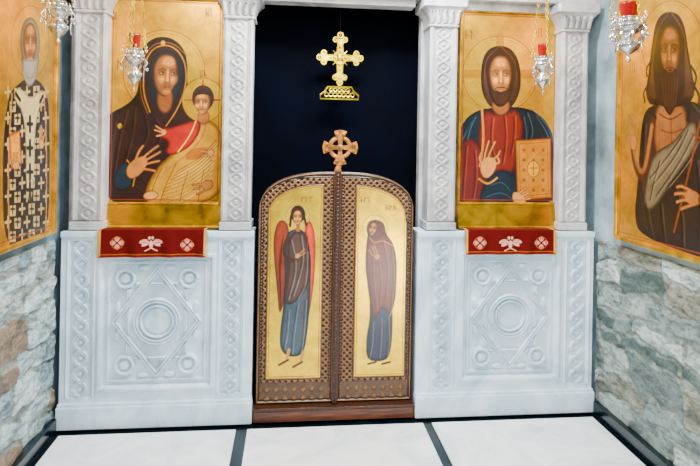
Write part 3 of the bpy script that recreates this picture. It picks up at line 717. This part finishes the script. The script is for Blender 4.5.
def baptist(C):
    icon_field(C,672,44,30,43)
    C.fill([(652,104),(643,114),(640,140),(637,190),(634,216),(640,236),(700,258),(760,275),(760,150),(716,116),(692,98)],(18,14,12),c2=(48,38,29),r=.05)
    C.fill([(656,100),(684,100),(690,130),(688,160),(676,176),(660,168),(652,140)],(78,46,27),c2=(142,94,56),r=.03)
    C.stroke([(660,114),(670,121),(682,113)],.006,(66,36,20)); C.stroke([(661,130),(671,134),(682,129)],.005,(66,36,20),al=.8); C.stroke([(671,118),(672,158)],.005,(70,40,22),al=.8)
    C.fill([(654,152),(674,142),(688,122),(697,122),(698,146),(682,168),(668,190),(652,212),(643,206),(646,178)],(66,56,42),c2=(118,104,80),r=.025)
    for q in [[(688,130),(676,156),(652,186)],[(694,134),(680,162),(656,196)],[(682,136),(668,156),(650,178)],[(697,140),(688,162),(668,186)],[(660,160),(654,180),(650,200)]]:
        C.stroke(q,.007,(34,28,22),al=.85); C.stroke([(x+1.6,y+1) for x,y in q],.004,(160,144,114),al=.5)
    for q in [[(646,204),(648,222),(652,238)],[(660,204),(662,226),(664,242)],[(676,190),(682,220),(682,246)],[(696,160),(700,200),(698,240)],[(712,130),(718,180),(716,240)],[(644,124),(643,150),(641,190)],[(690,104),(704,120),(708,150)]]:
        C.stroke(q,.010,(6,5,5),al=.85); C.stroke([(x+2.5,y) for x,y in q],.006,(112,94,68),al=.5,soft=.008)
    C.stroke([(653,122),(647,168),(641,180),(635,164),(633,150)],.044,(78,46,27),soft=.008); C.stroke([(652,126),(646,166),(641,174),(636,160),(634,150)],.024,(150,100,58),soft=.01)
    hand(C,[(630,136),(636,134),(638,144),(635,152),(630,149)],[[(631,137),(629,125),(629,116)],[(633,136),(633,124),(634,116)],[(636,137),(637,128),(639,121)],[(630,143),(626,138)]],.013,(174,118,68))
    C.fill([(670,11),(661,14),(655,24),(652.5,40),(650,58),(648,76),(645,94),(650,106),(659,104),(668,110),(680,106),(690,104),(696,92),(692,72),(688,48),(685,26),(679,14)],(20,11,8),c2=(48,28,17),r=.02)
    for i in range(7):
        C.stroke([(669,12),(658-i*.5,28+i),(654-i*.4,56),(647+i*1.4,98)],.005,(106,68,40),al=.5); C.stroke([(671,12),(683+i*.4,28+i),(687-i*.3,56),(694-i*1.5,96)],.005,(106,68,40),al=.5)
    # unruly lock ends
    for q in [[(652,60),(646,68),(647,76)],[(649,84),(643,92),(645,102)],[(691,66),(697,76),(695,84)],[(694,86),(700,96),(698,106)],[(656,100),(652,112),(656,118)],[(684,102),(690,112),(687,120)]]: C.stroke(q,.014,(30,16,10),soft=.006)
    face(C,670,52,11.4,28,0.05,-.06,skin=(186,128,72),dark=(74,42,24))
    C.fill([(660.5,62),(659,80),(661,98),(665,110),(670,117),(674,110),(679,98),(681,80),(679.5,61),(675,71),(670,68.5),(665,71)],(30,16,10),c2=(58,34,20),r=.015)
    for i in range(6): C.stroke([(662+i*3.2,78),(665+i*2,106)],.004,(110,72,42),al=.6)
    C.stroke([(667,71),(670,72),(673,71)],.006,(134,52,34))
    C.stroke([(663,74),(667,67.5),(670,68),(673,67.5),(677,73)],.006,(34,18,11))
    C.stroke([(700,122),(688,176),(674,232)],.012,(124,70,32),smooth=False); C.stroke([(692,134),(704,140)],.010,(124,70,32))
    hand(C,[(682,192),(692,188),(702,196),(699,207),(687,205)],[[(691,191),(682,186),(677,187)],[(691,196),(681,193),(675,194)],[(693,200),(683,200),(677,202)],[(695,204),(686,207),(681,209)]],.015,(174,118,68))
    C.stroke([(702,200),(724,214)],.05,(112,70,42)); text(C,634,40,3,12,4); text(C,630,62,2,10,4)
xfL=-1.455; xfR=1.495
zl=hit(57,231,'x',xfL)[2]; yl=hit(54,150,'x',xfL)[1]
side_icon('icon_of_bishop_saint',xfL,1,yl-.72,yl,zl+.02,2.42,bishop)
zr=hit(616,238,'x',xfR)[2]; yr=hit(619,150,'x',xfR)[1]
side_icon('icon_of_john_the_baptist',xfR,-1,yr-.74,yr,zr+.02,2.46,baptist)

# ================================================================== CLOTHS
def cloth(pl,pr,pb,pcs,pem):
    yf=-.026; x0=hit(pl,242,'y',yf)[0]; x1=hit(pr,242,'y',yf)[0]; zb_=hit((pl+pr)/2,pb,'y',yf)[2]; zl_=1.052
    RD=(104,2,14)
    C=Canvas('y',yf,x0,x1,zb_,zl_+.075,.002,RD,0.0)
    C.stroke([(x0+.006,zb_),(x0+.006,1.2)],.010,(214,166,100),local=True); C.stroke([(x1-.006,zb_),(x1-.006,1.2)],.010,(214,166,100),local=True)
    C.stroke([(x0,zb_+.004),(x1,zb_+.004)],.008,(140,30,24),local=True); C.stroke([(x0,zb_+.016),(x1,zb_+.016)],.003,(180,120,54),local=True)
    for cx,cy in pcs:
        for dx,dy in((0,-4),(0,4),(-4.4,0),(4.4,0)): C.ring(cx+dx,cy+dy,1.8,1.8,.006,(228,160,140)); C.stroke([(cx,cy),(cx+dx,cy+dy)],.008,(228,164,146))
        C.ell(cx,cy,1.4,1.4,RD); C.ring(cx,cy,5.8,5.8,.003,(190,110,70))
    ex,ey=pem
    C.ell(ex,ey+.5,1.8,4.0,(234,186,170))
    for sx in(-1,1):
        C.fill([(ex+sx*1,ey-1),(ex+sx*4,ey-5),(ex+sx*10,ey-4),(ex+sx*12,ey-1),(ex+sx*8,ey+0),(ex+sx*10,ey+2.5),(ex+sx*5,ey+2)],(234,184,168))
        C.stroke([(ex+sx*3,ey-1),(ex+sx*10,ey-1.5)],.004,(140,16,26)); C.stroke([(ex+sx*3,ey-3),(ex+sx*9,ey-3.2)],.003,(140,16,26)); C.stroke([(ex,ey+4),(ex+sx*6,ey+7)],.005,(234,184,168))
        C.ell(ex+sx*1.6,ey-6,1.2,1.5,(234,186,170))
    A,B=C.A,C.B; over=np.clip(B-zl_,0,1)
    bl=np.clip((zl_-B)/.12,0,1)
    Y=yf-.006*bl*np.sin((A-x0)*38)-.003*bl*np.sin((A-x0)*71+1)+np.maximum(over-.006,0)
    Z=np.minimum(B,zl_+.003)
    p=grid_mesh('embroidered_cloth',np.stack([A,Y,Z],-1),C.col,M_cloth)
    parts=[]
    for xs,sg in((x0,-1),(x1,1)):
        for i in range(14):
            z=zb_+.004+i*(zl_-zb_)/14; parts.append(tube([(xs,yf-.001,z),(xs+sg*.007,yf-.003,z-.002),(xs+sg*.010,yf,z-.007)],.0022,5))
    mesh('gold_fringe',*merge(parts),M_brass,p)
    s=p.modifiers.new('s','SOLIDIFY'); s.thickness=.002
cloth(98.5,206,257.5,[(117,243),(187,245)],(151,244))
cloth(466,555.5,254.5,[(480,243),(541.5,243)],(510.5,244))

# ================================================================== HANGING OIL LAMPS
def oil_lamp(px,py_top,py_bot,y,wpx):
    a=hit(px,py_top,'y',y); b=hit(px,py_bot,'y',y); cx=a[0]; zt_=a[2]; zb_=b[2]; H=zt_-zb_
    k=abs(hit(px+10,py_top,'y',y)[0]-cx)/10; R=wpx*k/2
    p=empty('hanging_oil_lamp',(cx,y,zb_))
    g=H*.27
    prof=[(.36*R,H-g),(.40*R,H-g*.6),(.46*R,H-g*.15),(.50*R,H),(.46*R,H),(.42*R,H-g*.2),(.34*R,H-g*.6),(.30*R,H-g*.95)]
    mesh('red_glass_cup',*lathe(prof,0,0,0,28),M_glass,p,True)
    prof=[(.01*R,0),(.10*R,.015*H),(.14*R,.04*H),(.07*R,.08*H),(.05*R,.12*H),(.22*R,.15*H),(.42*R,.20*H),(.58*R,.28*H),(.50*R,.35*H),(.30*R,.41*H),(.26*R,.45*H),(.46*R,.49*H),(.70*R,.55*H),(.76*R,.60*H),(.66*R,.645*H),(.46*R,.67*H),(.40*R,.72*H),(.46*R,.745*H)]
    mesh('silver_bowl',*lathe(prof,0,0,0,28),M_silver,p,True)
    parts=[torus((0,0,.60*H),(1,0,0),(0,1,0),.78*R,.035*R,32,6),torus((0,0,.28*H),(1,0,0),(0,1,0),.60*R,.03*R,28,6),torus((0,0,.745*H),(1,0,0),(0,1,0),.48*R,.04*R,28,6)]
    n=12
    for i in range(n):
        t=2*math.pi*i/n; c,s=math.cos(t),math.sin(t)
        parts.append(ball((.68*R*c,.68*R*s,.675*H),.09*R,8,5,(1,1,1.9)))
        parts.append(ball((.58*R*c,.58*R*s,.31*H),.07*R,8,5))
        parts.append(ball((.74*R*c,.74*R*s,.565*H),.055*R,8,5))
    for i in range(4):
        t=2*math.pi*i/4+.35; c,s=math.cos(t),math.sin(t)
        pts=[]
        for q in range(25):
            f=q/24; ang=-2.4+f*7.2; rr=(.84+.22*math.sin(ang)*(.5+f*.5))*R; z=(.22+.52*f+.05*math.cos(ang))*H
            pts.append((rr*c,rr*s,z))
        parts.append(tube(pts,[.055*R*(1.2-abs(f/24-.5)) for f in range(25)],6))
        parts.append(torus((1.0*R*c,1.0*R*s,.40*H),(c,s,0),(0,0,1),.10*R,.035*R,14,5))
        parts.append(torus((.92*R*c,.92*R*s,.72*H),(c,s,0),(0,0,1),.09*R,.035*R,14,5))
        parts.append(ball((.92*R*c,.92*R*s,.78*H),.08*R,8,5,(1,1,1.6)))
    mesh('filigree',*merge(parts),M_silver,p,True)
    parts=[]
    for i in range(10):
        t=2*math.pi*i/10; c,s=math.cos(t),math.sin(t)
        x,yy=.80*R*c,.80*R*s
        parts.append(tube([(x,yy,.59*H),(x,yy,.50*H)],.018*R,4)); parts.append(ball((x,yy,.44*H),.075*R,6,4,(1,1,1.9)))
    mesh('crystal_drops',*merge(parts),M_silver,p,False)
    hz=min(zt_-zb_+.42,2.78-zb_); parts=[]
    for i in range(3):
        t=2*math.pi*i/3+.5; parts.append(chain((.86*R*math.cos(t),.86*R*math.sin(t),.75*H),(.012*math.cos(t),.012*math.sin(t),hz)))
    parts.append(lathe([(.001,.02),(.018,.015),(.024,0),(.022,-.006),(.001,-.004)],0,0,hz,14))
    parts.append(chain((0,0,hz+.02),(0,0,ZC-zb_-.012)))
    parts.append(lathe([(.03,ZC-zb_),(.026,ZC-zb_-.01),(.008,ZC-zb_-.02),(.001,ZC-zb_-.02)],0,0,0,14))
    mesh('brass_chains',*merge(parts),M_brass,p,True)
oil_lamp(135,34,92,-.20,25)
oil_lamp(543.5,44,95,-.20,23)
oil_lamp(59,-12,44,-.52,32)
oil_lamp(629,3,62,-.62,38)

# ================================================================== LIGHTS
def area(name,loc,tgt,size,e,col,sy=None):
    l=bpy.data.lights.new(name,'AREA'); l.energy=e; l.color=col; l.size=size
    if sy: l.shape='RECTANGLE'; l.size_y=sy
    o=link(bpy.data.objects.new(name,l)); o.location=loc
    o.rotation_euler=(Vector(tgt)-Vector(loc)).to_track_quat('-Z','Y').to_euler(); return o
area('ceiling_light',(0.15,-.60,2.84),(0,-.2,0.4),.8,130,(.88,.95,1.0),.22)
area('front_fill',(-.2,-3.2,2.75),(0,0,1.0),.9,62,(1,.97,.93),.4)  # added fill from above the camera, not a fixture of the nave
area('icon_light',(-.9,-1.3,2.8),(-.95,.1,1.7),.2,18,(1,.88,.7))
area('icon_light.001',(.95,-1.3,2.8),(1.0,.1,1.7),.2,15,(1,.88,.7))
area('door_glare_fill',(.86,-2.9,.22),(.3,0,.75),.26,32,(1,.97,.9))  # added low lamp, placed so its reflection makes glare on the right leaf
w=bpy.data.worlds.new('world'); bpy.context.scene.world=w; w.use_nodes=True
w.node_tree.nodes['Background'].inputs[0].default_value=(.6,.7,.8,1); w.node_tree.nodes['Background'].inputs[1].default_value=.3
